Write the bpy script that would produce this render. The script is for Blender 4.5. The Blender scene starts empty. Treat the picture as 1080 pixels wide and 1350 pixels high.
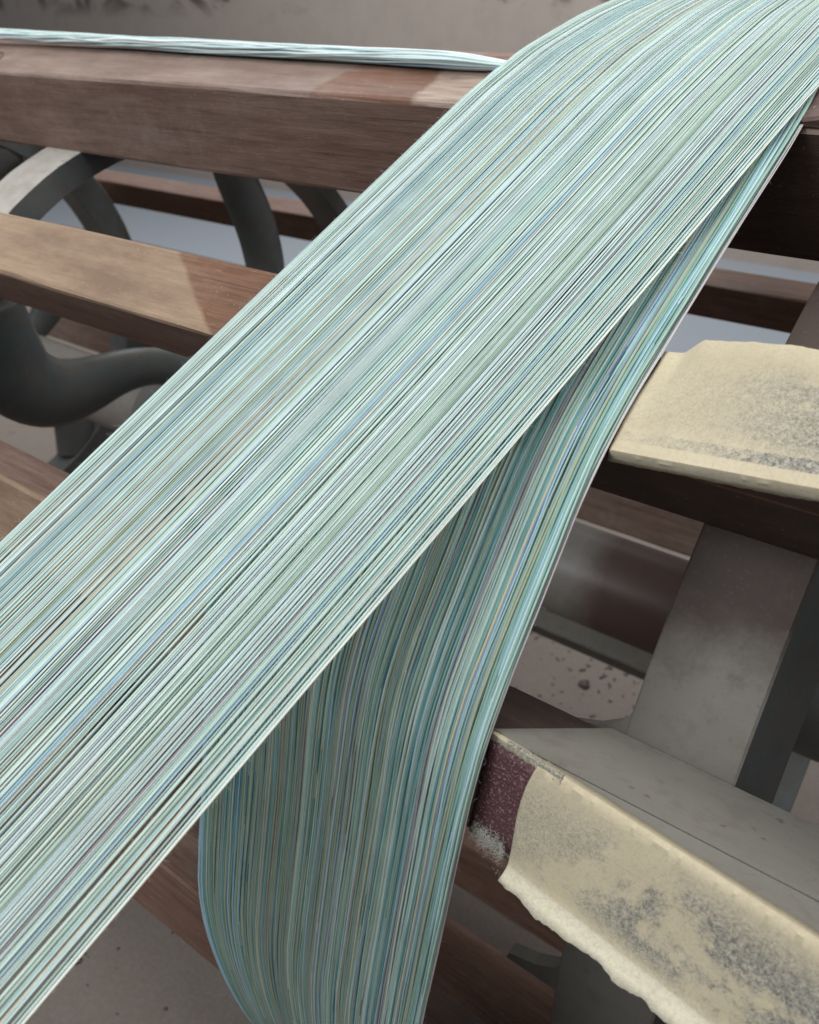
import bpy, bmesh, math, random
import numpy as np
from mathutils import Vector, Matrix
random.seed(7); RNG = np.random.default_rng(11)
S = bpy.context.scene
COL = S.collection
R_ = math.radians

# ------------------------------------------------------------------ camera
CAMZ = 1.30
cd = bpy.data.cameras.new('camera'); cam = bpy.data.objects.new('camera', cd); COL.objects.link(cam)
rt = Vector((.80610, .59178, -.00021)); up = Vector((-.31004, .42262, .85162)); fw = Vector((-.50406, .68643, -.52415))
m3 = Matrix((rt, up, -fw)).transposed()
cam.matrix_world = Matrix.Translation((0, 0, CAMZ)) @ m3.to_4x4()
cd.sensor_fit = 'HORIZONTAL'; cd.sensor_width = 36.0; cd.lens = 36.0
cd.clip_start = .01; cd.clip_end = 200
cd.dof.use_dof = True; cd.dof.focus_distance = .47; cd.dof.aperture_fstop = 13
S.camera = cam
# ------------------------------------------------------------------ light (indoors: a workshop under ceiling lamps and a window at the left, plus an added fill at the back)
W = bpy.data.worlds.new('World'); S.world = W; W.use_nodes = True
bg = W.node_tree.nodes['Background']; bg.inputs['Color'].default_value = (.94, .97, 1.0, 1); bg.inputs['Strength'].default_value = .25
def area(name, loc, aim, size, power, color):
    l = bpy.data.lights.new(name, 'AREA'); l.shape = 'RECTANGLE'; l.size, l.size_y = size; l.energy = power; l.color = color
    o = bpy.data.objects.new(name, l); COL.objects.link(o); o.location = loc
    o.rotation_euler = (Vector(aim) - Vector(loc)).to_track_quat('-Z', 'Y').to_euler()
    return o
area('ceiling_lamps', (-.1, .35, 3.7), (-.3, .5, 1.0), (2.6, 1.4), 72, (1.0, .985, .96))
area('back_fill_light', (-2.6, 3.2, 3.9), (-2.8, 4.2, .3), (4.0, 1.2), 150, (1.0, .985, .96))  # added fill, brightens the far wall and floor
area('window_light', (-1.7, -1.6, 3.0), (-.4, .5, .9), (1.5, 1.2), 58, (.97, .985, 1.0))
S.view_settings.view_transform = 'Standard'; S.view_settings.look = 'None'
S.view_settings.exposure = 0.0; S.view_settings.gamma = 1.0

# ------------------------------------------------------------------ material helper
class NT:
    def __init__(s, name):
        s.m = bpy.data.materials.new(name); s.m.use_nodes = True; s.t = s.m.node_tree; s.n = s.t.nodes; s.b = s.n['Principled BSDF']
        s.tc = s.n.new('ShaderNodeTexCoord')
    def node(s, ty, **kw):
        n = s.n.new(ty)
        for k, v in kw.items():
            if k in n.inputs: s.set(n, k, v)
            else: setattr(n, k, v)
        return n
    def set(s, n, k, v):
        if hasattr(v, 'node'): s.t.links.new(v, n.inputs[k])
        else: n.inputs[k].default_value = v
    def coords(s, scale=(1, 1, 1), rot=(0, 0, 0), loc=(0, 0, 0)):
        mp = s.n.new('ShaderNodeMapping'); mp.inputs['Scale'].default_value = scale; mp.inputs['Rotation'].default_value = rot; mp.inputs['Location'].default_value = loc
        s.t.links.new(s.tc.outputs['Object'], mp.inputs['Vector']); return mp.outputs['Vector']
    def noise(s, scale, detail=4, rough=.6, vec=None, dist=0):
        n = s.n.new('ShaderNodeTexNoise'); n.inputs['Scale'].default_value = scale; n.inputs['Detail'].default_value = detail
        n.inputs['Roughness'].default_value = rough; n.inputs['Distortion'].default_value = dist
        s.t.links.new(vec if vec is not None else s.coords(), n.inputs['Vector']); return n.outputs['Fac']
    def ramp(s, fac, stops):
        r = s.n.new('ShaderNodeValToRGB'); s.t.links.new(fac, r.inputs['Fac'])
        e = r.color_ramp.elements
        while len(e) < len(stops): e.new(.5)
        for q, (p, c) in zip(e, stops): q.position = p; q.color = (c, c, c, 1) if isinstance(c, (int, float)) else (*c, 1)
        return r.outputs['Color']
    def mix(s, fac, a, b, mode='MIX'):
        n = s.n.new('ShaderNodeMix'); n.data_type = 'RGBA'; n.blend_type = mode
        for i, v in ((0, fac), (6, a), (7, b)):
            if hasattr(v, 'node'): s.t.links.new(v, n.inputs[i])
            else: n.inputs[i].default_value = v if i == 0 else (*v, 1)
        return n.outputs[2]
    def math(s, op, a, b=0.0, clamp=False):
        n = s.n.new('ShaderNodeMath'); n.operation = op; n.use_clamp = clamp
        for i, v in ((0, a), (1, b)):
            if hasattr(v, 'node'): s.t.links.new(v, n.inputs[i])
            else: n.inputs[i].default_value = v
        return n.outputs[0]
    def xyz(s):
        n = s.n.new('ShaderNodeSeparateXYZ'); s.t.links.new(s.tc.outputs['Object'], n.inputs[0]); return n.outputs
    def bump(s, h, strength=.3, dist=.001):
        n = s.n.new('ShaderNodeBump'); n.inputs['Strength'].default_value = strength; n.inputs['Distance'].default_value = dist
        s.t.links.new(h, n.inputs['Height']); s.t.links.new(n.outputs['Normal'], s.b.inputs['Normal'])
    def out(s, col=None, rough=.7, spec=.3, metal=0.0):
        if col is not None: s.set(s.b, 'Base Color', col if hasattr(col, 'node') else (*col, 1))
        s.set(s.b, 'Roughness', rough); s.set(s.b, 'Specular IOR Level', spec); s.set(s.b, 'Metallic', metal)
        return s.m

# object coordinates in all drum parts: x along the bars
def wood(name, dark, mid, light, joint=None, tan=None, dust=(.36, .31, .28), dust_amt=.55, end_dark=.0):
    k = NT(name)
    g0 = k.noise(9, 6, .62, k.coords((1.2, 16, 16)), .4); g1 = k.noise(40, 5, .7, k.coords((.35, 12, 12)), .6)
    g = k.math('ADD', k.math('MULTIPLY', g0, .62), k.math('MULTIPLY', g1, .38))
    f = k.noise(120, 3, .6, k.coords((.6, 9, 9)))
    c = k.ramp(g, [(.34, dark), (.50, mid), (.66, light)])
    c = k.mix(k.math('MULTIPLY', f, .35), c, dark)
    ln = k.noise(30, 3, .55, k.coords((.22, 22, 22)), .3)
    c = k.mix(k.math('MULTIPLY', k.ramp(ln, [(.30, 1.0), (.40, 0.0)]), .65), c, tuple(v * .45 for v in dark))
    sc = k.noise(22, 2, .5, k.coords((.9, 9, 9), rot=(.0, .25, .35)))
    c = k.mix(k.math('MULTIPLY', k.ramp(k.math('ABSOLUTE', k.math('SUBTRACT', sc, .5)), [(.0, 1.0), (.006, 0.0)]), .28), c, tuple(min(1, v * 2.0) for v in light))
    if joint is not None:
        x = k.xyz()
        wob = k.math('MULTIPLY', k.math('SUBTRACT', k.noise(25, 2), .5), .012)
        zz = k.math('SUBTRACT', x[2], 1.2545 if joint[1] == 'a' else 1.13)
        e = k.math('ADD', k.math('ADD', x[0], k.math('MULTIPLY', zz, -.6 if joint[1] == 'a' else 2.5)), wob)
        fac = k.math('MULTIPLY', k.math('SUBTRACT', joint[0], e), 160, True)
        tn = k.mix(k.ramp(k.noise(7, 6, .68, k.coords((1, 4, 4))), [(.36, 0.0), (.62, 1.0)]), tan, tuple(v * q for v, q in zip(tan, (.52, .46, .46))))
        tn = k.mix(k.math('MULTIPLY', k.ramp(g1, [(.4, 1.0), (.6, 0.0)]), .4), tn, tuple(v * .5 for v in tan))
        c = k.mix(k.math('MULTIPLY', fac, .88), c, tn)
        if joint[1] == 'a':
            kx = k.math('MULTIPLY', k.math('ADD', x[0], .205), 55.0); kz = k.math('MULTIPLY', k.math('SUBTRACT', x[2], 1.2525), 190.0)
            kr = k.math('ADD', k.math('POWER', k.math('ABSOLUTE', k.math('ADD', kx, k.math('MULTIPLY', kz, .5))), 2.0), k.math('POWER', k.math('ABSOLUTE', kz), 2.0))
            c = k.mix(k.ramp(kr, [(.0, .3), (.35, .35), (.6, .95), (.9, .8), (1.0, 0.0)]), c, (.035, .02, .016))
            f2 = k.math('MULTIPLY', k.math('SUBTRACT', k.math('ADD', x[0], k.math('MULTIPLY', k.math('SUBTRACT', k.noise(30, 3), .5), .03)), .395), 150, True)
            c = k.mix(k.math('MULTIPLY', f2, k.ramp(k.noise(40, 4, .6, k.coords((.5, 3, 3))), [(.35, .2), (.6, .85)])), c, (.36, .29, .24))
    if end_dark:  # darker brown and less dusty towards the right end
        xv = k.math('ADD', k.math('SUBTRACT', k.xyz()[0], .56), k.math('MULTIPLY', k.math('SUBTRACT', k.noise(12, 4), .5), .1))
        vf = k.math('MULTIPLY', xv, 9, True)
        c = k.mix(k.math('MULTIPLY', vf, end_dark), c, (.028, .015, .012)); dust_amt = k.math('SUBTRACT', dust_amt, k.math('MULTIPLY', vf, dust_amt * .75))
    d = k.ramp(k.noise(5, 6, .7, k.coords((.8, 2.4, 2.4))), [(.38, 0.0), (.68, 1.0)])
    d2 = k.ramp(k.noise(60, 5, .75), [(.45, .35), (.7, 1.0)])
    c = k.mix(k.math('MULTIPLY', k.math('MULTIPLY', d, d2), dust_amt), c, dust)
    sp = k.ramp(k.noise(420, 2, .5), [(.70, 0.0), (.76, 1.0)])
    c = k.mix(k.math('MULTIPLY', sp, .35), c, (.55, .50, .46))
    k.bump(k.math('ADD', g, k.math('MULTIPLY', f, .6)), .4, .0014)
    return k.out(c, .58, .32)

M = {}
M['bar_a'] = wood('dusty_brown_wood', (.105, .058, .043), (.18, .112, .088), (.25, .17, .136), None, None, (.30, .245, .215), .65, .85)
M['face_a'] = wood('worn_brown_outer_face', (.09, .043, .029), (.165, .084, .055), (.23, .127, .086), (.31, 'a'), (.27, .20, .165), (.34, .28, .25), .6)
M['face_b'] = wood('worn_tan_outer_face', (.07, .029, .015), (.135, .060, .030), (.20, .098, .055), (.338, 'b'), (.345, .25, .165), (.34, .28, .23), .28)
M['bar_dark'] = wood('dark_varnished_wood', (.04, .02, .016), (.075, .037, .028), (.12, .062, .046), None, None, (.24, .20, .19), .35)
M['bar_far'] = wood('red_brown_wood', (.09, .045, .03), (.16, .085, .06), (.22, .125, .095), None, None, (.33, .26, .23), .45)

def paint(name, base, dirt, rust, metal=0.0, rough=.6, dirt_lo=.42):
    k = NT(name)
    n1 = k.noise(7, 6, .68); n2 = k.noise(55, 5, .7); n3 = k.noise(300, 2, .5)
    c = k.mix(k.ramp(n1, [(.35, 0.0), (.7, .8)]), base, dirt)
    c = k.mix(k.math('MULTIPLY', k.ramp(n2, [(dirt_lo, 0.0), (.75, 1.0)]), .5), c, rust)
    c = k.mix(k.math('MULTIPLY', k.ramp(n3, [(.62, 0.0), (.72, 1.0)]), .35), c, dirt)
    sc = k.math('ABSOLUTE', k.math('SUBTRACT', k.noise(11, 2, .5, k.coords((1, 2.2, 2.2), rot=(.2, .3, .5))), .5))
    c = k.mix(k.math('MULTIPLY', k.math('MULTIPLY', k.ramp(sc, [(.0, 1.0), (.004, 0.0)]), k.ramp(n1, [(.45, 0.0), (.6, 1.0)])), .5), c, rust)
    chip = k.ramp(k.noise(85, 3, .6), [(.685, 0.0), (.70, 1.0)])
    c = k.mix(k.math('MULTIPLY', chip, .8), c, rust)
    k.bump(k.math('ADD', n2, k.math('MULTIPLY', n3, .4)), .2, .001)
    return k.out(c, rough, .35, metal)
M['rim'] = paint('dusty_grey_iron', (.40, .39, .36), (.31, .295, .27), (.22, .18, .15))
def rim_brown():
    k = NT('grey_iron_brown_upper_part')
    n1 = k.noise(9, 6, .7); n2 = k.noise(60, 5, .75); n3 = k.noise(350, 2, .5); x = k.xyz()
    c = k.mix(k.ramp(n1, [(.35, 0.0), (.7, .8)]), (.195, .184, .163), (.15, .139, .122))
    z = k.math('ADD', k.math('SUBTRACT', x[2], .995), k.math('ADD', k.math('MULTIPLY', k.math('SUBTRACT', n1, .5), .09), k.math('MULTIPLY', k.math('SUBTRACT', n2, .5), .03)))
    c = k.mix(k.math('MULTIPLY', k.math('MULTIPLY', z, 26, True), .95), c, (.062, .042, .036))  # brown deepens towards the upper part of the rim
    c = k.mix(k.math('MULTIPLY', k.ramp(n2, [(.52, 0.0), (.72, 1.0)]), .45), c, (.11, .085, .075))
    c = k.mix(k.math('MULTIPLY', k.ramp(n3, [(.62, 0.0), (.72, 1.0)]), .35), c, (.12, .105, .095))
    k.bump(k.math('ADD', n2, k.math('MULTIPLY', n3, .4)), .25, .001)
    return k.out(c, .6, .3)
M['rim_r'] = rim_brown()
M['iron'] = paint('worn_blue_green_iron', (.075, .105, .112), (.18, .185, .175), (.16, .10, .07), .0, .42)
def shaft_mat():
    k = NT('grey_shaft_with_brown_half')
    n1 = k.noise(9, 6, .7); n2 = k.noise(60, 5, .75); x = k.xyz()
    c = k.mix(n1, (.235, .225, .205), (.18, .165, .15))
    e = k.math('ADD', k.math('SUBTRACT', x[0], .525), k.math('MULTIPLY', k.math('SUBTRACT', n1, .5), .06))
    c = k.mix(k.math('MULTIPLY', e, 30, True), c, (.085, .05, .042))
    c = k.mix(k.math('MULTIPLY', k.ramp(n2, [(.5, 0.0), (.75, 1.0)]), .4), c, (.10, .075, .065))
    return k.out(c, .42, .45)
M['shaft'] = shaft_mat()
M['grey_paint'] = paint('grey_painted_wedge', (.22, .213, .188), (.175, .166, .145), (.13, .105, .085), .0, .75, .5)

def tape_mat(name, stops, lstops, loc, flap):
    k = NT(name)
    def attr(n):
        q = k.n.new('ShaderNodeAttribute'); q.attribute_name = n; return q.outputs['Fac']
    fib = k.noise(620, 5, .8, k.coords((1, 1, 1), loc=loc), .8)
    fine = k.noise(1500, 2, .6)
    big = k.noise(19, 4, .6, k.coords((1.0, 1.2, 1.2), loc=loc), .3)
    mott = k.noise(130, 4, .75)
    m = k.math('MULTIPLY', k.ramp(attr('across'), stops), k.ramp(attr('along'), lstops))
    g = k.math('MULTIPLY', m, k.ramp(k.math('ADD', big, k.math('MULTIPLY', k.math('SUBTRACT', mott, .5), .4)), [(.40, .10), (.50, 1.0)]))
    cream = k.mix(k.noise(26, 4, .65), (.58, .52, .385), (.47, .405, .275))
    cream = k.mix(k.math('MULTIPLY', k.ramp(fib, [(.38, 1.0), (.52, 0.0)]), .30), cream, (.36, .30, .20))
    grey = k.mix(k.ramp(k.math('ADD', k.math('MULTIPLY', fib, .7), k.math('MULTIPLY', fine, .3)), [(.42, 0.0), (.60, 1.0)]), (.11, .108, .10), (.46, .435, .36))
    c = k.mix(g, cream, grey)
    c = k.mix(k.ramp(attr('across'), flap), c, k.mix(k.ramp(fib, [(.36, 0.0), (.56, 1.0)]), (.47, .435, .335), (.58, .545, .43)))
    cr = k.math('ABSOLUTE', k.math('SUBTRACT', k.noise(13, 3, .5, k.coords((1, 1.6, 1.6), loc=loc), 1.2), .5))
    cr2 = k.math('ABSOLUTE', k.math('SUBTRACT', k.noise(30, 2, .5, k.coords((2.4, 1, 1), loc=loc), .4), .5))
    crease = k.math('ADD', k.ramp(cr, [(.0, 1.0), (.018, .0)]), k.math('MULTIPLY', k.ramp(cr2, [(.0, .6), (.02, .0)]), .6))
    c = k.mix(k.math('MULTIPLY', crease, .12), c, (.30, .25, .17))
    k.bump(k.math('ADD', k.math('MULTIPLY', crease, .16), k.math('ADD', k.math('MULTIPLY', fib, 1.1), k.math('MULTIPLY', k.noise(60, 5, .7), .6))), .32, .0009)
    return k.out(c, .75, .22)
M['tape_b'] = tape_mat('masking_tape_mottled', [(.0, .0), (.20, .1), (.32, 1.0), (.62, 1.0), (.695, .45), (.70, 2.0), (.765, 2.0), (.77, .1), (1.0, 0.0)], [(.0, .1), (.10, .25), (.22, 1.0)], (.4, .1, .2), [(.0, 0.0), (.86, 0.0), (.90, .7), (1.0, .8)])
M['tape_c'] = tape_mat('masking_tape_blotched', [(.0, 0.0), (.12, .0), (.24, .55), (.34, 1.0), (.70, 1.0), (.82, .25), (.86, 0.0), (1.0, .0)], [(.0, .45), (.08, .5), (.16, 1.0)], (.1, .35, .6), [(.0, 0.0), (.835, 0.0), (.85, .95), (1.0, .95)])
def sand_mat():
    k = NT('burgundy_sandpaper')
    a = k.noise(700, 2, .6); b = k.noise(40, 4, .6)
    c = k.mix(b, (.105, .043, .050), (.060, .026, .032))
    c = k.mix(k.ramp(a, [(.55, 0.0), (.66, .8)]), c, (.26, .17, .18))
    k.bump(a, .8, .0012); return k.out(c, .55, .4)
M['sand'] = sand_mat()
def lint_mat():
    k = NT('pale_lint'); return k.out((.56, .55, .50), .95, .1)
M['lint'] = lint_mat()
def floor_mat():
    k = NT('stained_concrete_floor')
    a = k.noise(1.3, 8, .65); b = k.noise(18, 6, .7); s = k.noise(9, 5, .8, None, .6); f = k.noise(140, 3, .6)
    c = k.mix(a, (.24, .205, .175), (.16, .135, .115))
    c = k.mix(k.math('MULTIPLY', k.ramp(b, [(.4, 0.0), (.7, 1.0)]), .5), c, (.225, .20, .193))
    c = k.mix(k.ramp(s, [(.62, 0.0), (.70, .8)]), c, (.085, .07, .08))
    c = k.mix(k.math('MULTIPLY', k.ramp(f, [(.4, 1.0), (.6, 0.0)]), .3), c, (.12, .105, .10))
    y = k.xyz()[1]
    c = k.mix(k.math('MULTIPLY', k.math('SUBTRACT', y, 2.0), .9, True), c, (.26, .29, .335))   # the floor turns blue grey further back
    k.bump(k.math('ADD', b, f), .4, .004)
    return k.out(c, .75, .3)
M['floor'] = floor_mat()
k_ = NT('dark_floor_waste'); M['waste'] = k_.out(k_.mix(k_.noise(60, 3), (.05, .04, .045), (.16, .13, .12)), .95, .1)
def wall_mat():
    k = NT('stained_plaster_wall')
    a = k.noise(.9, 8, .6); b = k.noise(8, 6, .7); s = k.noise(1.5, 7, .72, k.coords((1, 1, 1.6), loc=(.35, 0, .2)), .8)
    c = k.mix(a, (.36, .315, .28), (.30, .262, .238))
    c = k.mix(k.math('MULTIPLY', k.ramp(b, [(.45, 0.0), (.75, 1.0)]), .3), c, (.22, .19, .175))
    z = k.xyz()[2]
    up_ = k.math('MULTIPLY', k.math('SUBTRACT', z, 1.22), 8, True)
    c = k.mix(k.math('MULTIPLY', k.ramp(s, [(.52, 0.0), (.60, .85)]), up_), c, (.075, .058, .052))
    k.bump(b, .3, .01)
    return k.out(c, .85, .2)
M['wall'] = wall_mat()

# yarn colours (dyed cotton, with deeper tones that carry the wound band's shade)
PAL = dict(mint=(.55, .675, .61), pale_aqua=(.51, .65, .665), ice=(.60, .69, .695), sky=(.37, .58, .72), teal=(.15, .335, .365), celadon=(.38, .54, .485), sea=(.245, .41, .37),
           lavender=(.61, .635, .70), mauve=(.35, .365, .365), olive=(.36, .43, .32), cream=(.74, .75, .64), straw=(.58, .55, .40), slate=(.23, .31, .39), white=(.80, .80, .82), rose=(.57, .50, .51))
def yarn_mat(name, col):
    k = NT(name + '_yarn')
    oi = k.n.new('ShaderNodeObjectInfo')
    v = k.math('ADD', k.math('MULTIPLY', oi.outputs['Random'], .15), .925)
    sl = k.noise(55, 3, .6); fz = k.noise(900, 2, .6)
    v = k.math('MULTIPLY', v, k.math('ADD', .78, k.math('ADD', k.math('MULTIPLY', sl, .26), k.math('MULTIPLY', fz, .08))))
    n = k.n.new('ShaderNodeHueSaturation'); n.inputs['Color'].default_value = (*col, 1); k.t.links.new(v, n.inputs['Value'])
    m = k.out(n.outputs['Color'], .92, .08)
    k.set(k.b, 'Sheen Weight', .15); k.set(k.b, 'Sheen Roughness', .5)
    return m
YM = {n: yarn_mat(n, c) for n, c in PAL.items()}

# ------------------------------------------------------------------ object helpers
def link(name, me, parent=None, mats=()):
    o = bpy.data.objects.new(name, me); COL.objects.link(o)
    if parent is not None: o.parent = parent
    for m in mats: me.materials.append(m)
    return o
def tag(o, label=None, cat=None, group=None, kind=None):
    for k, v in (('label', label), ('category', cat), ('group', group), ('kind', kind)):
        if v: o[k] = v
    return o
def empty(name, loc):
    o = bpy.data.objects.new(name, None); COL.objects.link(o); o.location = loc; o.empty_display_size = .05; return o
def me_from(name, V, F, smooth=True, mi=None):
    me = bpy.data.meshes.new(name); me.from_pydata([tuple(v) for v in V], [], F)
    if smooth: me.polygons.foreach_set('use_smooth', [True] * len(me.polygons))
    if mi is not None: me.polygons.foreach_set('material_index', mi)
    me.update(); return me
def bm_obj(name, bm, mats, parent=None, smooth=False):
    bmesh.ops.recalc_face_normals(bm, faces=bm.faces)
    me = bpy.data.meshes.new(name); bm.to_mesh(me); bm.free()
    if smooth: me.polygons.foreach_set('use_smooth', [True] * len(me.polygons))
    return link(name, me, parent, mats)

def tube_arrays(P, r, sides=6, flat=1.0, caps=True):
    """P (n,3) points, r scalar or (n,) radii -> verts (n*sides,3), faces"""
    P = np.asarray(P, float); n = len(P)
    T = np.gradient(P, axis=0); T /= np.linalg.norm(T, axis=1)[:, None]
    ref = np.array([1., 0, 0]) if abs(T[0, 0]) < .8 else np.array([0, 0, 1.])
    A = ref - (T @ ref)[:, None] * T; A /= np.linalg.norm(A, axis=1)[:, None]; B = np.cross(T, A)
    r = np.broadcast_to(np.asarray(r, float), (n,))
    a = np.arange(sides) * 2 * np.pi / sides
    V = P[:, None, :] + r[:, None, None] * (np.cos(a)[None, :, None] * A[:, None, :] + flat * np.sin(a)[None, :, None] * B[:, None, :])
    i = np.arange(n - 1)[:, None] * sides; j = np.arange(sides)[None, :]; j2 = (j + 1) % sides
    F = np.stack([i + j, i + j2, i + sides + j2, i + sides + j], -1).reshape(-1, 4)
    return V.reshape(-1, 3), F

# ------------------------------------------------------------------ drum section (y into the drum, z up), fourteen bars
CY, CZ, RAD, DL, PH = .6965, CAMZ - .526, .50, 2 * math.pi / 14, R_(73.3)
DEPTH, HW, HW2 = .0755, .034, .030
def er(i):
    th = PH - i * DL; return np.array([-math.cos(th), math.sin(th)])
def et(i):
    th = PH - i * DL; return np.array([math.sin(th), math.cos(th)])
def corner(i, rad, tan): return np.array([CY, CZ]) + er(i) * rad + et(i) * tan
# old timber: the bars in front are measured one by one, the rest sit on the regular circle
SPEC = {(0, 'ou'): (.6109, -.0342), (0, 'ol'): (.5448, -.0580), (0, 'il'): (.5669, -.1354), (0, 'iu'): (.6225, -.1325),
        (1, 'ou'): (.3987, -.1533), (1, 'ol'): (.3488, -.1873), (1, 'il'): (.4005, -.2414), (1, 'iu'): (.4471, -.2038),
        (2, 'ou'): (.2570, -.3052), (2, 'ol'): (.2385, -.3605), (2, 'il'): (.2943, -.3984), (2, 'iu'): (.3246, -.3397),
        (3, 'ou'): (.1911, -.5222), (3, 'ol'): (.1831, -.5930), (3, 'il'): (.2667, -.5858), (3, 'iu'): (.2303, -.5425),
        (-1, 'ol'): (.7670, -.0400), (-3, 'ol'): (1.1269, -.2935), (-3, 'il'): (1.0696, -.3027), (-3, 'iu'): (1.0981, -.3547)}
BC = {}
for i in range(-10, 4):
    for k, (rad, tan) in dict(ou=(RAD, HW), ol=(RAD, -HW), il=(RAD - DEPTH, -HW2), iu=(RAD - DEPTH, HW2)).items():
        q = corner(i, rad, tan)
        if (i, k) in SPEC: q = np.array([SPEC[i, k][0], SPEC[i, k][1] + CAMZ])
        BC[i, k] = q
def bar_c(i, k): return BC[(i if i < 4 else i - 14), k]

drum = empty('warping_drum', (-.8, CY, 0.0)); O = np.array([-.8, CY, 0.0])
tag(drum, 'open wooden warping drum of brown bars on grey iron wheels, yarn sheet crossing over it', 'warping drum')

def prism(name, sec, x0, x1, mats, parent, off, bev=.003, nx=14, mat_of=None, wob=.0008):
    """sec: four (y,z) corners ou, ol, il, iu; long edges bevelled and slightly uneven"""
    c = np.mean(sec, axis=0); pts = []
    n = len(sec)
    for a in range(n):
        p, q, r = sec[a - 1], sec[a], sec[(a + 1) % n]
        u = (p - q) / np.linalg.norm(p - q); v = (r - q) / np.linalg.norm(r - q)
        pts += [q + u * bev, q + (u + v) * bev * .3, q + v * bev]
    xs = np.linspace(x0, x1, nx); V = []; N = len(pts)
    for x in xs:
        for p in pts:
            V.append((x - off[0], p[0] - off[1] + RNG.normal(0, wob * .3), p[1] - off[2] + RNG.normal(0, wob * .3)))
    F = []; mi = []
    for s in range(nx - 1):
        for a in range(N):
            b = (a + 1) % N
            F.append((s * N + a, s * N + b, (s + 1) * N + b, (s + 1) * N + a))
            mi.append(mat_of(a) if mat_of else 0)
    F.append(tuple(range(N))[::-1]); F.append(tuple((nx - 1) * N + a for a in range(N))); mi += [len(mats) - 1] * 2
    bm = bmesh.new(); me = me_from(name, V, F, False, mi); bm.from_mesh(me); bpy.data.meshes.remove(me)
    return bm_obj(name, bm, mats, parent)

XL, XR = -1.95, .34
bars = {}
for i in range(-10, 4):
    sec = [BC[i, k] for k in ('ou', 'ol', 'il', 'iu')]
    face = {0: 'face_a', 1: 'face_b', 2: 'face_b', 3: 'bar_far'}.get(i, 'face_a')
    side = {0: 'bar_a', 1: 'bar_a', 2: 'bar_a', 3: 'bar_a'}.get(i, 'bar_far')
    # faces between ou and ol: polygon points 2->3 (index 2)
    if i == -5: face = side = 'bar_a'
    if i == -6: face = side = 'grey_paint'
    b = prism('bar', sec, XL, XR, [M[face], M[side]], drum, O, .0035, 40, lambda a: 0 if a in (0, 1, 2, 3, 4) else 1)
    bars[i] = b

# inclined wedges at the right end of the bars (the cone the yarn is wound against)
def wedge_h(i, x):
    if i == 1: return .002 + .26 * (x + .137), .002 + .26 * (x + .137)
    if i == 2: return .002 + .172 * (x + .137), .001 + .19 * (x + .137)
    return .002 + .19 * (x + .137), .002 + .19 * (x + .137)
X0 = -.137
for i in (0, 1, 2, 3, -1, -2):
    ou, ol = BC[i, 'ou'], BC[i, 'ol']; e = er(i)
    V = []; F = []; xs = np.linspace(X0, XR - .01, 12)
    for x in xs:
        hu, hl = wedge_h(i, x)
        q = [ou - e * .0 + (ol - ou) * .004, ou + e * hu, ol + e * hl, ol + (ou - ol) * .004]
        t = (ou - ol) / np.linalg.norm(ou - ol)
        c4 = [ou + e * .0005, ou + e * (hu - .002), ou + e * hu - t * .002, ol + e * hl + t * .002, ol + e * (hl - .002), ol + e * .0005]
        for p in c4: V.append((x - O[0], p[0] - O[1], p[1] - O[2]))
    N = 6
    for s in range(len(xs) - 1):
        for a in range(N):
            b = (a + 1) % N; F.append((s * N + a, s * N + b, (s + 1) * N + b, (s + 1) * N + a))
    F.append(tuple(range(N))[::-1]); F.append(tuple((len(xs) - 1) * N + a for a in range(N)))
    bm = bmesh.new(); me = me_from('wedge', V, F, False); bm.from_mesh(me); bpy.data.meshes.remove(me)
    bm_obj('wedge', bm, [M['grey_paint'] if i == 2 else M['bar_dark']], bars[i])

# grey painted board along the upper side of the third bar
def side_plate(i, k0, k1, xa, xb, xe, thick, mat, name, label):
    p, q = BC[i, k0], BC[i, k1]; t = (q - p); L = np.linalg.norm(t); t = t / L
    n = np.array([-t[1], t[0]]); c = np.array([CY, CZ]) + er(i) * (RAD - DEPTH / 2)
    if n @ ((p + q) / 2 - c) < 0: n = -n
    V = []; F = []; ns = 24
    for s in range(ns):
        f = s / (ns - 1)
        for v in (0.012, .5, 1.02):
            x = (xa + (xb - xa) * v) * (1 - f) + xe * f
            for d in (.0004, thick):
                pp = p + t * L * v + n * d
                V.append((x - O[0], pp[0] - O[1], pp[1] - O[2]))
    def id(s, v, d): return s * 6 + v * 2 + d
    for s in range(ns - 1):
        for v in range(2):
            F.append((id(s, v, 1), id(s + 1, v, 1), id(s + 1, v + 1, 1), id(s, v + 1, 1)))
        F.append((id(s, 0, 0), id(s + 1, 0, 0), id(s + 1, 0, 1), id(s, 0, 1)))
        F.append((id(s, 2, 0), id(s, 2, 1), id(s + 1, 2, 1), id(s + 1, 2, 0)))
    for s in (0, ns - 1):
        for v in range(2): F.append((id(s, v, 0), id(s, v, 1), id(s, v + 1, 1), id(s, v + 1, 0)))
    bm = bmesh.new(); me = me_from(name, V, F, False); bm.from_mesh(me); bpy.data.meshes.remove(me)
    o = bm_obj(name, bm, [mat], bars[i]); o['label'] = label; return o
side_plate(2, 'iu', 'ou', -.100, -.136, XR - .012, .0022, M['grey_paint'], 'painted_board', 'grey painted board along the top side')

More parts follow.
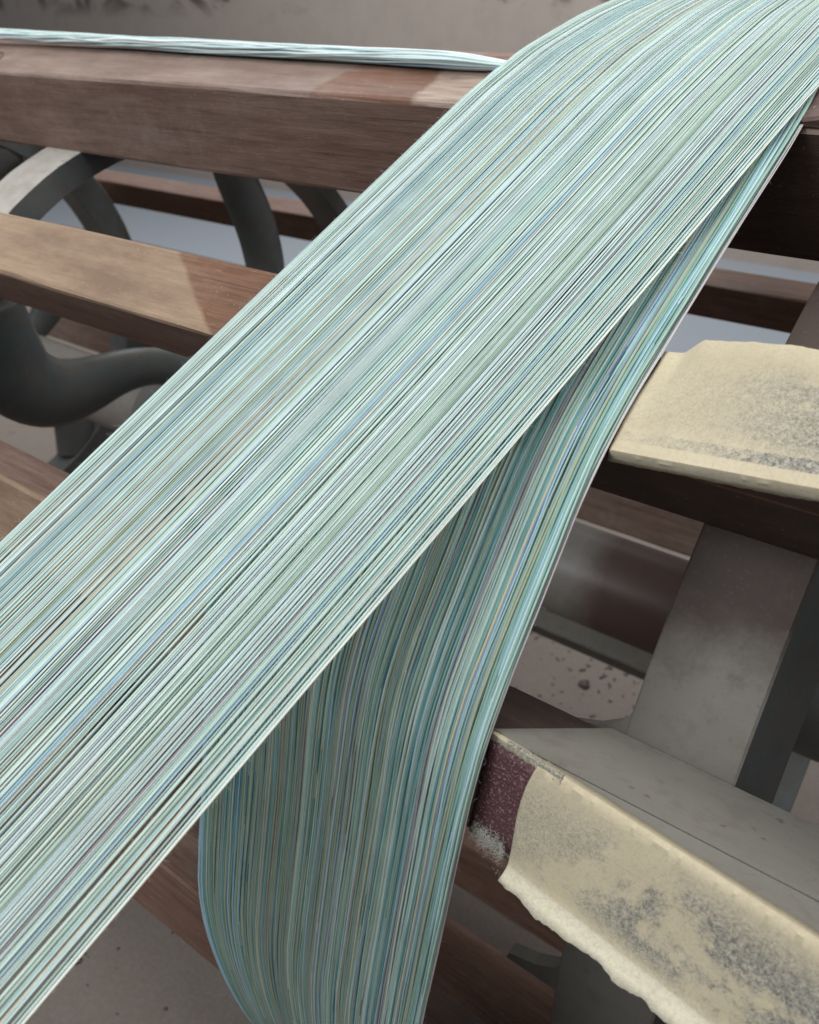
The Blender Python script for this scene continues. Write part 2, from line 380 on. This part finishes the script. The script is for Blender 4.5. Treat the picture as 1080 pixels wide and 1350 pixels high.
# ---- masking tape
def noise1(n, amp, scale, seed):
    r = np.random.default_rng(seed); x = np.arange(n) / scale; v = np.zeros(n)
    for o in range(3):
        ph = r.uniform(0, 6.28, 4); fr = r.uniform(.4, 1.2, 4) * 2 ** o
        v += sum(np.sin(x * f_ * 6.28 + p_) for f_, p_ in zip(fr, ph)) / 4 / 1.7 ** o
    return v * amp
def tape(i, prof, x0f, x1, nx, mat, seed, name='masking_tape', label=None, rough=.00028, thick=.0003):
    """prof(x, s): list of (y,z) across; x0f(v): ragged left edge"""
    xs01 = np.linspace(0, 1, nx); P = []
    for f in xs01:
        x_nom = x0f(.5) * (1 - f) + x1 * f
        row = prof(x_nom, f)
        nv = len(row); rr = []
        for b, p in enumerate(row):
            v = b / (nv - 1); x = x0f(v) * (1 - f) + x1 * f
            rr.append((x, p[0], p[1]))
        P.append(rr)
    P = np.array(P); n, m, _ = P.shape
    r = np.random.default_rng(seed)
    # smooth wrinkles + fine crinkle along the outward direction
    e = er(i); w = np.zeros((n, m))
    for o in range(14):
        fx, fv, p = r.uniform(-14, 14), r.uniform(-4, 4), r.uniform(0, 6.28)
        w += np.sin(np.linspace(0, 1, n)[:, None] * fx * 2.2 + np.linspace(0, 1, m)[None, :] * fv + p) / 14 * 1.5
    w += r.normal(0, .35, (n, m))
    P[:, :, 1] += w * rough * e[0]; P[:, :, 2] += w * rough * e[1]
    V = [(q[0] - O[0], q[1] - O[1], q[2] - O[2]) for q in P.reshape(-1, 3)]
    F = [(a * m + b, a * m + b + 1, (a + 1) * m + b + 1, (a + 1) * m + b) for a in range(n - 1) for b in range(m - 1)]
    me = me_from(name, V, F, True); o = link(name, me, bars[i], [mat])
    me.set_sharp_from_angle(angle=R_(33))
    for an, vals in (('across', np.tile(np.linspace(0, 1, m), n)), ('along', np.repeat(xs01, m))):
        at = me.attributes.new(an, 'FLOAT', 'POINT'); at.data.foreach_set('value', vals.astype(np.float32))
    md = o.modifiers.new('thickness', 'SOLIDIFY'); md.thickness = thick; md.offset = 0
    if label: o['label'] = label
    return o

tB = (BC[1, 'ou'] - BC[1, 'ol']); tB = tB / np.linalg.norm(tB)
ragB = noise1(400, .0016, 40, 3) + np.random.default_rng(5).normal(0, .0003, 400); humpB = noise1(400, .0032, 60, 8) + np.random.default_rng(3).normal(0, .00018, 400)
def profB(x, f):
    hu, hl = wedge_h(1, x); e = er(1); ou, ol = BC[1, 'ou'], BC[1, 'ol']
    q = int(f * 399)
    hu2 = max(hu + .0025, (.023 + .235 * (x + .125)) * min(1, max(.12, (x + .130) / .018))) + humpB[q] * min(1, f * 12)
    hl += .0018
    rows = []
    in_up = ou + tB * .004 + e * (hu2 - .022)
    rows.append(in_up); rows.append(ou + tB * .0045 + e * (hu2 - .008)); rows.append(ou + tB * .002 + e * (hu2 - .001))
    for v in np.linspace(.06, 1, 14):
        h = hu2 * (1 - v) ** 1.6 + (hl) * (1 - (1 - v) ** 1.6)
        rows.append(ou * (1 - v) + ol * v + e * h)
    dn = ol + e * hl
    rows.append(dn - tB * .0015 - e * (.002)); rows.append(dn - tB * .002 - e * (.0055 + .35 * ragB[q])); rows.append(dn - tB * .003 - e * (.0085 + ragB[q]))
    return rows
tape(1, profB, lambda v: -.1315 - .003 * v + .0015 * math.sin(v * 9), .325, 200, M['tape_b'], 5)

tC = (BC[2, 'ou'] - BC[2, 'ol']); tC = tC / np.linalg.norm(tC)
ragC = noise1(400, .0013, 45, 21) + np.random.default_rng(2).normal(0, .00012, 400); ragC2 = noise1(400, .0007, 16, 4)
def profC(x, f):
    hu, hl = wedge_h(2, x); e = er(2); ou, ol = BC[2, 'ou'], BC[2, 'ol']; q = int(f * 399)
    rows = [ou + e * (hu - .004 + ragC2[q]) + tC * .0008, ou + e * (hu + .0004) + tC * .0009]
    for v in np.linspace(.02, 1, 14):
        h = hu * (1 - v) + hl * v + .0016
        rows.append(ou * (1 - v) + ol * v + e * h)
    dn = ol + e * (hl + .0016)
    L = .0085 + .003 * math.sin(f * 5 + .6)
    out = e * .55 - tC * .83
    rows.append(dn + out * .0022 - tC * .001); rows.append(dn + out * L * .6); rows.append(dn + out * (L + ragC[q] + ragC2[q]))
    return rows
def leftC(v): return -.106 - .008 * v - .003 * math.sin(v * 5)
tape(2, profC, leftC, .325, 300, M['tape_c'], 9)
# strip of tape torn along the top edge, over the sandpaper
def profS(x, f):
    hu, hl = wedge_h(2, x); e = er(2); ou, ol = BC[2, 'ou'], BC[2, 'ol']; q = int(f * 399)
    return [ou + e * (hu - .0035 + ragC2[q]) + tC * .0008, ou + e * (hu - .001) + tC * .0012, ou + e * (hu + .0010) + tC * .0006, ou + e * (hu + .0010) - tC * (.0028 + ragC2[q] * 1.6 + ragC[q] * .4)]
tape(2, profS, lambda v: -.1365, -.095, 60, M['tape_c'], 14, 'tape_scrap', 'narrow torn strip of tape on the top edge')
def profP(x, f):
    hu, hl = wedge_h(2, x); e = er(2); ou, ol = BC[2, 'ou'], BC[2, 'ol']
    return [ou * (1 - v) + ol * v + e * (hu * (1 - v) + hl * v + .0006) for v in np.linspace(.01, .93, 8)]
tape(2, profP, lambda v: -.1372, -.10, 12, M['sand'], 15, 'sandpaper_strip', 'burgundy sandpaper strip beside the yarn', .0001, .0004)
# D bar tape (mostly out of frame)
def profD(x, f):
    hu, hl = wedge_h(3, x); e = er(3); ou, ol = BC[3, 'ou'], BC[3, 'ol']
    return [ou * (1 - v) + ol * v + e * (hu * (1 - v) + hl * v + .0016) for v in np.linspace(-.02, 1.05, 9)]
tape(3, profD, lambda v: -.10, .325, 60, M['tape_c'], 19)

# ---- lint caught at the lower edge of the sandpaper and along the tape flap
def lint(parent, i, n, xr, v0, seed, L=(.003, .009), hoff=.001):
    r = np.random.default_rng(seed); Vs = []; Fs = []; k = 0
    for a in range(n):
        x = r.uniform(*xr); hu, hl = wedge_h(i, x); v = v0 + r.normal(0, .05)
        p = BC[i, 'ou'] * (1 - v) + BC[i, 'ol'] * v + er(i) * (hu * (1 - v) + hl * v + hoff + abs(r.normal(0, .0012)))
        d = r.normal(0, 1, 3); d /= np.linalg.norm(d); c = np.cross(d, r.normal(0, 1, 3)); ln = r.uniform(*L)
        P = [np.array([x, p[0], p[1]]) + d * ln * (s - .5) + c * ln * .3 * math.sin(s * 3.1 + a) for s in np.linspace(0, 1, 6)]
        V, F = tube_arrays(P, r.uniform(.00003, .00006), 3); Vs.append(V - O); Fs.append(F + k); k += len(V)
    me = me_from('lint', np.vstack(Vs), np.vstack(Fs).tolist()); o = link('lint', me, parent, [M['lint']]); o['kind'] = 'stuff'; return o
lint(bars[2], 2, 900, (-.134, -.114), .93, 3, (.001, .004))
lint(bars[2], 2, 90, (-.118, -.02), 1.06, 6, (.001, .003), .003)

# ---- wheels: ring, spokes, hub
def ring_section(x0, x1, ro, ri, slant):
    return [(x0, ro), (x1, ro), (x1 + slant, ri), (x0 + .006, ri)]
def make_wheel(x0, x1, slant, ro, ri, tables, name='wheel', rim=None):
    rim = rim or M['rim']
    bm = bmesh.new(); n = 112; rows = []
    for s in range(n):
        a = s / n * 2 * math.pi; rows.append([])
        sec = ring_section(x0, x1, ro, ri, slant); N = len(sec)
        for b in range(N):
            for t in (.02, .98):
                p, q = sec[b], sec[(b + 1) % N]
                x = p[0] * (1 - t) + q[0] * t; r = p[1] * (1 - t) + q[1] * t + RNG.normal(0, .0002)
                rows[-1].append(bm.verts.new((x - O[0], CY - math.cos(a) * r - O[1], CZ + math.sin(a) * r - O[2])))
    for s in range(n):
        A, B = rows[s], rows[(s + 1) % n]
        for b in range(len(A)): bm.faces.new((A[b], A[(b + 1) % len(A)], B[(b + 1) % len(A)], B[b]))
    # flat sides of the ring read hard, its curve smooth
    w = bm_obj(name, bm, [rim, M['iron']], drum, True)
    me = w.data
    for p in me.polygons:
        c = p.center; rr = math.hypot(c.y, c.z + O[2] - CZ)
        p.material_index = 0 if rr > ro - .003 else 1
    me.set_sharp_from_angle(angle=R_(24))
    xm = (x0 + x1) / 2 + .004
    for tb in tables:
        rr = np.array([t[0] for t in tb]); th = np.array([R_(t[1]) for t in tb]); hw = np.array([t[2] for t in tb])
        u = np.linspace(0, 1, 40); k = np.linspace(0, 1, len(tb))
        def sm(v):
            v = np.interp(u, k, v); ker = np.ones(7) / 7; vp = np.pad(v, 3, mode='edge'); return np.convolve(vp, ker, 'valid')
        rr, th, hw = sm(rr), sm(th), sm(hw)
        P = np.stack([np.full(40, xm), CY - np.cos(th) * rr, CZ + np.sin(th) * rr], 1) - O
        V, F = tube_arrays(P, hw, 14)
        # squash across x: cast iron spokes are oval
        V = V.reshape(40, 14, 3); V[:, :, 0] = (V[:, :, 0] - P[:, None, 0]) * .62 + P[:, None, 0]; V = V.reshape(-1, 3)
        F = F.tolist() + [tuple(range(14))[::-1], tuple(39 * 14 + a for a in range(14))]
        link('spoke', me_from('spoke', V, F), w, [M['iron']])
    P = np.array([[xm - .06, CY, CZ], [xm - .055, CY, CZ], [xm + .055, CY, CZ], [xm + .06, CY, CZ]]) - O
    V, F = tube_arrays(P, [.075, .085, .085, .075], 32)
    F = F.tolist() + [tuple(range(32))[::-1], tuple(3 * 32 + a for a in range(32))]
    link('hub', me_from('hub', V, F, True), w, [M['iron']])
    # flared feet where the ring carries each bar
    for i in range(-10, 4):
        e = er(i); t = et(i); c0 = np.array([CY, CZ])
        for sgn in (1,):
            prof = [(x0 - .036, .020), (x0 - .034, .027), (x0 - .016, .033), (x0 - .004, .041), (x0 + .003, .052), (x0 + .003, .020)]
            bm = bmesh.new(); vs = []
            for rr in (ro - .010, ro - .0012):
                row = []
                for x, tt in prof:
                    a = tt * sgn / ro; d = e * math.cos(a) + t * math.sin(a)
                    row.append(bm.verts.new((x - O[0], *((c0 + d * rr) - O[1:]))))
                vs.append(row)
            bm.faces.new(vs[0]); bm.faces.new(vs[1][::-1])
            for a in range(len(prof)):
                b = (a + 1) % len(prof); bm.faces.new((vs[0][a], vs[0][b], vs[1][b], vs[1][a]))
            bm_obj('foot', bm, [rim], w)
    return w
base = [(.05, 92, .024), (.10, 76, .024), (.16, 50, .026), (.22, 32, .040), (.29, 31, .047), (.33, 38, .046), (.372, 44, .044)]
arm = [(.05, 175, .022), (.12, 158, .022), (.20, 140, .030), (.255, 128, .034), (.31, 117, .034), (.345, 110, .032), (.378, 107, .034)]
def rot(tb, d): return [(r, a + d, h) for r, a, h in tb]
left_tabs = [base, arm] + [rot(base, d) for d in (122, 182, 240, 300)]
make_wheel(-.925, -.862, .004, .413, .386, left_tabs)
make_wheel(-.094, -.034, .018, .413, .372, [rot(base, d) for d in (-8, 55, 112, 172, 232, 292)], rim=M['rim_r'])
make_wheel(-1.60, -1.54, .004, .413, .352, [rot(base, d) for d in (18, 78, 138, 198, 258, 318)])
V, F = tube_arrays(np.array([[x, CY, CZ] for x in np.linspace(XL - .1, XR + .05, 30)]) - O, .052, 32)
F = F.tolist() + [tuple(range(32))[::-1], tuple(29 * 32 + a for a in range(32))]
link('shaft', me_from('shaft', V, F), drum, [M['shaft']])

# ------------------------------------------------------------------ yarn
def smooth_path(pts, xl, xr, win=.02, step=.004, h=None):
    """section polyline with left/right x at each corner -> dense smoothed arrays y,z,xl,xr and outward normal"""
    pts = np.asarray(pts, float); A = np.column_stack([pts, xl, xr])
    d = np.r_[0, np.cumsum(np.linalg.norm(np.diff(pts, axis=0), axis=1))]
    n = int(d[-1] / step) + 1; s = np.linspace(0, d[-1], n)
    D = np.column_stack([np.interp(s, d, A[:, k]) for k in range(4)])
    kw = max(1, int(win / step) // 2); ker = np.hanning(2 * kw + 3)[1:-1]; ker /= ker.sum(); pad = len(ker) // 2
    for k in range(4):
        v = np.concatenate([2 * D[0, k] - D[1:pad + 1, k][::-1], D[:, k], 2 * D[-1, k] - D[-pad - 1:-1, k][::-1]])
        D[:, k] = np.convolve(v, ker, 'valid')
    T = np.gradient(D[:, :2], axis=0); T /= np.linalg.norm(T, axis=1)[:, None]
    N = np.column_stack([-T[:, 1], T[:, 0]])
    return s, D, N
def thin(D, N, s, tol=.00012, keep=.03):
    """keep the samples where the path bends"""
    idx = [0]; last = 0
    for i in range(1, len(D) - 1):
        t0 = D[i] - D[last]; 
        bend = np.linalg.norm(N[i] - N[last])
        if bend > .018 or s[i] - s[last] > keep: idx.append(i); last = i
    idx.append(len(D) - 1); return np.array(idx)
def wander(s, amp, wl, rng):
    v = np.zeros_like(s)
    for f in (1, 2.3, 4.1):
        v += np.sin(s / wl * f * 6.28 + rng.uniform(0, 6.28)) / f * rng.uniform(.4, 1)
    return v * amp
def sequence(n, weights, run, rng):
    names = list(weights); w = np.array([weights[k] for k in names], float); w /= w.sum(); out = []
    while len(out) < n: out += [names[rng.choice(len(names), p=w)]] * int(rng.integers(1, run + 1))
    return out[:n]
def spread(n, rng, jit):
    g = rng.lognormal(0, jit, n); c = np.cumsum(g) - g / 2; return c / g.sum()
def yarns(parent, off, path, n, rad, seq, rng, hfun, name='yarn', joined=False, jit=.35, wob=.0002, cross=.002, sides=6, us=None):
    s, D, N = path; k = thin(D[:, :2], N, s); s, D, N = s[k], D[k], N[k]
    if us is None: us = spread(n, rng, jit)
    Vs = []; Fs = []; mi = []; c = 0; slots = sorted(set(seq))
    for q, u in enumerate(us):
        uu = u + wander(s, cross, 1.1, rng) * .5
        x = D[:, 2] * (1 - uu) + D[:, 3] * uu + wander(s, wob, .16, rng)
        h = hfun(u, s, rng)
        P = np.column_stack([x, D[:, 0] + N[:, 0] * h, D[:, 1] + N[:, 1] * h]) - off
        r = rad * rng.uniform(.82, 1.18) * (1 + wander(s, .05, .05, rng))
        V, F = tube_arrays(P, r, sides)
        if joined:
            Vs.append(V); Fs.append(F + c); c += len(V); mi += [slots.index(seq[q])] * len(F)
        else:
            link(name, me_from(name, V, F.tolist()), parent, [YM[seq[q]]])
    if joined:
        o = link(name, me_from(name, np.vstack(Vs), np.vstack(Fs).tolist(), True, mi), parent, [YM[t] for t in slots]); o['kind'] = 'stuff'; return o

rel = lambda y, z: np.array([y, z + CAMZ])
# -- wound band: from behind the drum's top, over the four front bars and under
e = er
wp, wl, wr = [], [], []
def add(i, k, h, xl, xr): wp.append(bar_c(i, k) + er(i) * h); wl.append(xl); wr.append(xr)
add(-2, 'ol', .02, -.36, -.135)
add(-1, 'ou', .03, -.36, -.135); add(-1, 'ol', .018, -.355, -.132)
add(0, 'ou', .004, -.352, -.127); add(0, 'ol', .004, -.35, -.121)
add(1, 'ou', .008, -.342, -.1305); add(1, 'ol', .010, -.34, -.1335)
add(2, 'ou', .012, -.336, -.1350); add(2, 'ol', .014, -.318, -.1335)
add(3, 'ou', .010, -.311, -.1335); add(3, 'ol', .012, -.262, -.128)
add(4, 'ou', .003, -.235, -.125); add(4, 'ol', .003, -.230, -.12)
add(5, 'ou', .003, -.225, -.12)
wpath = smooth_path(wp, wl, wr, .15)
wound = empty('wound_yarn_band', (-.235, .2, CAMZ - .5)); OW = np.array([-.235, .2, CAMZ - .5])
tag(wound, 'dense greenish blue yarn band wound down the drum bars, beneath the brighter slanting sheet', 'yarn band')
rw = np.random.default_rng(5)
WW = dict(mint=6, pale_aqua=5, celadon=14, sky=5, teal=14, sea=29, mauve=9, olive=24, straw=3, slate=4)  # weighted to dark yarns: shade beneath the sheet put into the colour
seq = sequence(230, WW, 1, rw)
for q in range(6): seq[-1 - q] = ['rose', 'ice', 'mauve', 'sea', 'olive', 'sea'][q]
for q in (9, 12, 15): seq[-q] = 'straw'
yarns(wound, OW, wpath, 230, .00043, seq, rw, lambda u, s, r: (abs(r.normal(0, .0007)) if u < .984 else .0002) + wander(s, .00012, .2, r), jit=.42, wob=.00028, cross=.003, us=np.r_[spread(225, rw, .42) * .985, np.linspace(.987, .999, 5)])
yarns(wound, OW, wpath, 190, .00066, sequence(190, WW, 1, rw), rw, lambda u, s, r: -.0011 + wander(s, .0002, .3, r), 'yarn_underlayer', True, .3, .0004, .006, 5, us=np.linspace(.006, .990, 190))
yarns(wound, OW, wpath, 190, .00066, sequence(190, WW, 1, rw), rw, lambda u, s, r: -.0024 + wander(s, .0002, .3, r), 'yarn_underlayer', True, .3, .0004, .006, 5, us=np.linspace(.006, .990, 190))

# -- incoming sheet: straight from the creel (behind the viewer, low) up to the top bar and over it
A1 = BC[0, 'ol'] + er(0) * .0085; A2 = BC[0, 'ou'] + er(0) * .0085
sl = math.tan(R_(28.7))
def on_sheet(y): return np.array([y, A1[1] + (y - A1[0]) * sl])
sp, sl_, sr_ = [], [], []
def sx(y):
    if y < .57: return -.4364 + .1652 * y, -.2168 + .1665 * y
    return float(np.interp(y, [.57, .62, .70, .78, .9, 1.16], [-.342, -.346, -.344, -.337, -.325, -.30])), float(np.interp(y, [.57, .6, .78, 1.16], [-.1218, -.1215, -.128, -.14]))
for y in (-.95, -.4, 0, .25, .45):
    sp.append(on_sheet(y)); a, b = sx(y); sl_.append(a); sr_.append(b)
for p, y in ((A1, A1[0]), (A2, A2[0])): sp.append(p); a, b = sx(y); sl_.append(a); sr_.append(b)
for p, y in ((rel(.70, -.004), .70), (rel(.78, .012), .78), (rel(.90, .026), .90), (rel(1.0, .012), 1.0), (rel(1.10, -.07), 1.1), (rel(1.16, -.2), 1.16)):
    sp.append(p); a, b = sx(y); sl_.append(a); sr_.append(b)
spath = smooth_path(sp, sl_, sr_, .055)
LO = np.array([-.35, -.2, on_sheet(-.2)[1]])
sheet = empty('incoming_yarn_sheet', tuple(LO))
tag(sheet, 'bright pale mint and aqua sheet of parallel yarns slanting up over the top bar', 'yarn sheet')
rs = np.random.default_rng(23)
WS = dict(mint=48, pale_aqua=32, ice=9, sky=4, teal=.8, celadon=17, lavender=3, mauve=1.6, olive=3, straw=.8, slate=.3)
seq = sequence(236, WS, 1, rs); seq[-1] = 'cream'; seq[-2] = 'ice'; seq[0] = 'pale_aqua'
def hs(u, s, r):
    near = np.clip((1.45 - s) / 1.2, 0, 1)                # the layers close up towards the drum
    return r.normal(0, .0003) * (1 + 2.2 * near) + wander(s, .00015, .5, r)
yarns(sheet, LO, spath, 236, .00037, seq, rs, hs, jit=.27, wob=.00010, cross=.0022)
# a second, sparser layer that lies under the first near the drum
k0 = int(np.searchsorted(spath[1][:, 0], .315)); s0 = spath[0][k0]
near_path = (spath[0][k0:], spath[1][k0:], spath[2][k0:])
def hs2(u, s, r):
    t = np.clip((s0 + .16 + r.uniform(-.05, .05) - s) / .16, 0, 1)          # the ends dive to the band wound below
    return -.0012 - .011 * t * t + r.normal(0, .0003)
yarns(sheet, LO, near_path, 175, .00045, sequence(175, WS, 1, rs), rs, hs2, 'yarn_underlayer', True, .4, .0002, .004, 5, us=spread(175, rs, .4) * .93 + .012)
yarns(sheet, LO, spath, 22, .00040, sequence(22, WS, 1, rs), rs, lambda u, s, r: -.0014 - .012 * np.clip((1.66 - s) / .8, 0, 1) + r.normal(0, .0004), 'yarn_underlayer', True, .7, .0002, .006, 5, us=spread(22, rs, .7) * .90 + .05)

# -- twisted yarn bundle tied off along the top bar
bx = np.linspace(-1.9, -.29, 130)
vv = np.interp(bx, [-1.9, -1.04, -.36], [-.05, .0, .26])
cc = BC[0, 'ou'][None, :] + (BC[0, 'ol'] - BC[0, 'ou'])[None, :] * vv[:, None] + er(0)[None, :] * (.0065 + .002 * np.clip((-.6 - bx) / .5, 0, 1))[:, None]
cyz = cc[60]
bund = empty('yarn_bundle', (-1.1, cyz[0], cyz[1])); OB = np.array([-1.1, cyz[0], cyz[1]])
tag(bund, 'pale blue twisted rope of yarn lying along the top bar at left', 'yarn bundle')
rb = np.random.default_rng(31)
BW = dict(ice=40, pale_aqua=34, mint=8, white=6, sky=7, lavender=4)
seqb = sequence(80, BW, 3, rb)
for q in range(80):
    rad0 = .0062 * math.sqrt((q + .5) / 80); a0 = q * 2.39996
    tw = -3.5 * (bx + .3) + wander(bx, .35, .4, rb)
    fan = np.clip((bx + .41) / .10, 0, 1); fan = fan * fan * (3 - 2 * fan)
    rr = rad0 * (1 + wander(bx, .10, .35, rb)) * (1 - .72 * fan)
    cyw = .0025 * np.sin(bx * 7.0); 
    Y = cc[:, 0] + cyw * .3 + rr * np.cos(a0 + tw) * 1.45 
    Z = cc[:, 1] + rr * np.sin(a0 + tw) * .86 - fan * .003
    V, F = tube_arrays(np.column_stack([bx, Y, Z]) - OB, .00085, 6)
    link('strand', me_from('strand', V, F.tolist()), bund, [YM[seqb[q]]])

# -- fuzz: loose fibre ends standing off the sheet edges and faces
def fuzz(parent, off, path, n, seed, u_of, hh, s0, s1, mat, L=(.003, .010)):
    s, D, N = path; r = np.random.default_rng(seed); Vs = []; Fs = []; c = 0
    for a in range(n):
        si = r.uniform(s0, s1); k = int(np.clip(np.searchsorted(s, si), 1, len(s) - 2)); u = u_of(r)
        x = D[k, 2] * (1 - u) + D[k, 3] * u
        T = np.array([0, *(D[k + 1, :2] - D[k - 1, :2])]); T[0] = D[k + 1, 2] - D[k - 1, 2]; T /= np.linalg.norm(T)
        n3 = np.array([0, *N[k]]); sx_ = np.array([1., 0, 0])
        d = T * r.normal(0, 1) + n3 * abs(r.normal(0, .45)) + sx_ * r.normal(0, .35) + sx_ * (.5 if u > .98 else -.5 if u < .02 else 0)
        d /= np.linalg.norm(d); cv = np.cross(d, r.normal(0, 1, 3)) * .25; ln = r.uniform(*L)
        p0 = np.array([x, *(D[k, :2] + N[k] * hh)])
        P = [p0 + d * ln * t + cv * ln * t * t for t in np.linspace(0, 1, 4)]
        V, F = tube_arrays(P, .00003, 3); Vs.append(V - off); Fs.append(F + c); c += len(V)
    o = link('fuzz', me_from('fuzz', np.vstack(Vs), np.vstack(Fs).tolist()), parent, [mat]); o['kind'] = 'stuff'
tot = spath[0][-1]
fuzz(sheet, LO, spath, 3000, 2, lambda r: r.uniform(0, 1) if r.random() < .88 else (r.choice([0.0, 1.0])), .0008, .9, tot - .2, YM['white'], (.001, .003))
fuzz(wound, OW, wpath, 2200, 4, lambda r: r.uniform(0, 1) if r.random() < .95 else (r.choice([0.0, 1.0])), .0010, .1, wpath[0][-1] - .1, YM['white'], (.001, .003))

# ------------------------------------------------------------------ the room
def sheet_obj(name, V, F, mat):
    o = link(name, me_from(name, V, F, False), None, [mat]); o['kind'] = 'structure'; return o
sheet_obj('floor', [(-14, -4, 0), (10, -4, 0), (10, 5.2, 0), (-14, 5.2, 0)], [(0, 1, 2, 3)], M['floor'])
sheet_obj('wall', [(-14, 5.2, 0), (10, 5.2, 0), (10, 5.2, 4.2), (-14, 5.2, 4.2), (-14, 5.4, 0), (10, 5.4, 0), (10, 5.4, 4.2), (-14, 5.4, 4.2)],
          [(3, 2, 1, 0), (4, 5, 6, 7), (0, 1, 5, 4), (1, 2, 6, 5), (2, 3, 7, 6), (3, 0, 4, 7)], M['wall'])

# lint and sweepings on the floor
def waste(seed, spots):
    r = np.random.default_rng(seed); bm = bmesh.new()
    for cx, cy, sx_, sy_, n, size in spots:
        for a in range(n):
            x, y = cx + r.normal(0, sx_), cy + r.normal(0, sy_); q = size * r.lognormal(0, .45)
            before = len(bm.verts)
            bmesh.ops.create_icosphere(bm, subdivisions=1, radius=1.0)
            bm.verts.ensure_lookup_table(); a_ = r.uniform(0, 6.28); e1, e2 = q * r.uniform(.7, 1.6), q * r.uniform(.4, 1.0)
            for v in bm.verts[before:]:
                c = v.co * r.uniform(.65, 1.25)
                u, w = c.x * e1, c.y * e2
                v.co = (x + u * math.cos(a_) - w * math.sin(a_), y + u * math.sin(a_) + w * math.cos(a_), max(.0005, q * .12 + c.z * q * .2))
    o = bm_obj('floor_sweepings', bm, [M['waste']], None, True); o['kind'] = 'stuff'; o['label'] = 'dark scraps of lint scattered on the concrete floor'; o['category'] = 'lint scraps'
waste(8, [(-.50, 1.40, .10, .07, 60, .0045), (-.62, 1.52, .12, .1, 50, .005), (-.42, 1.30, .1, .06, 30, .004), (-.84, .31, .03, .03, 3, .005), (-.72, .27, .12, .06, 14, .0022), (-1.6, 1.6, .5, .4, 60, .006)])
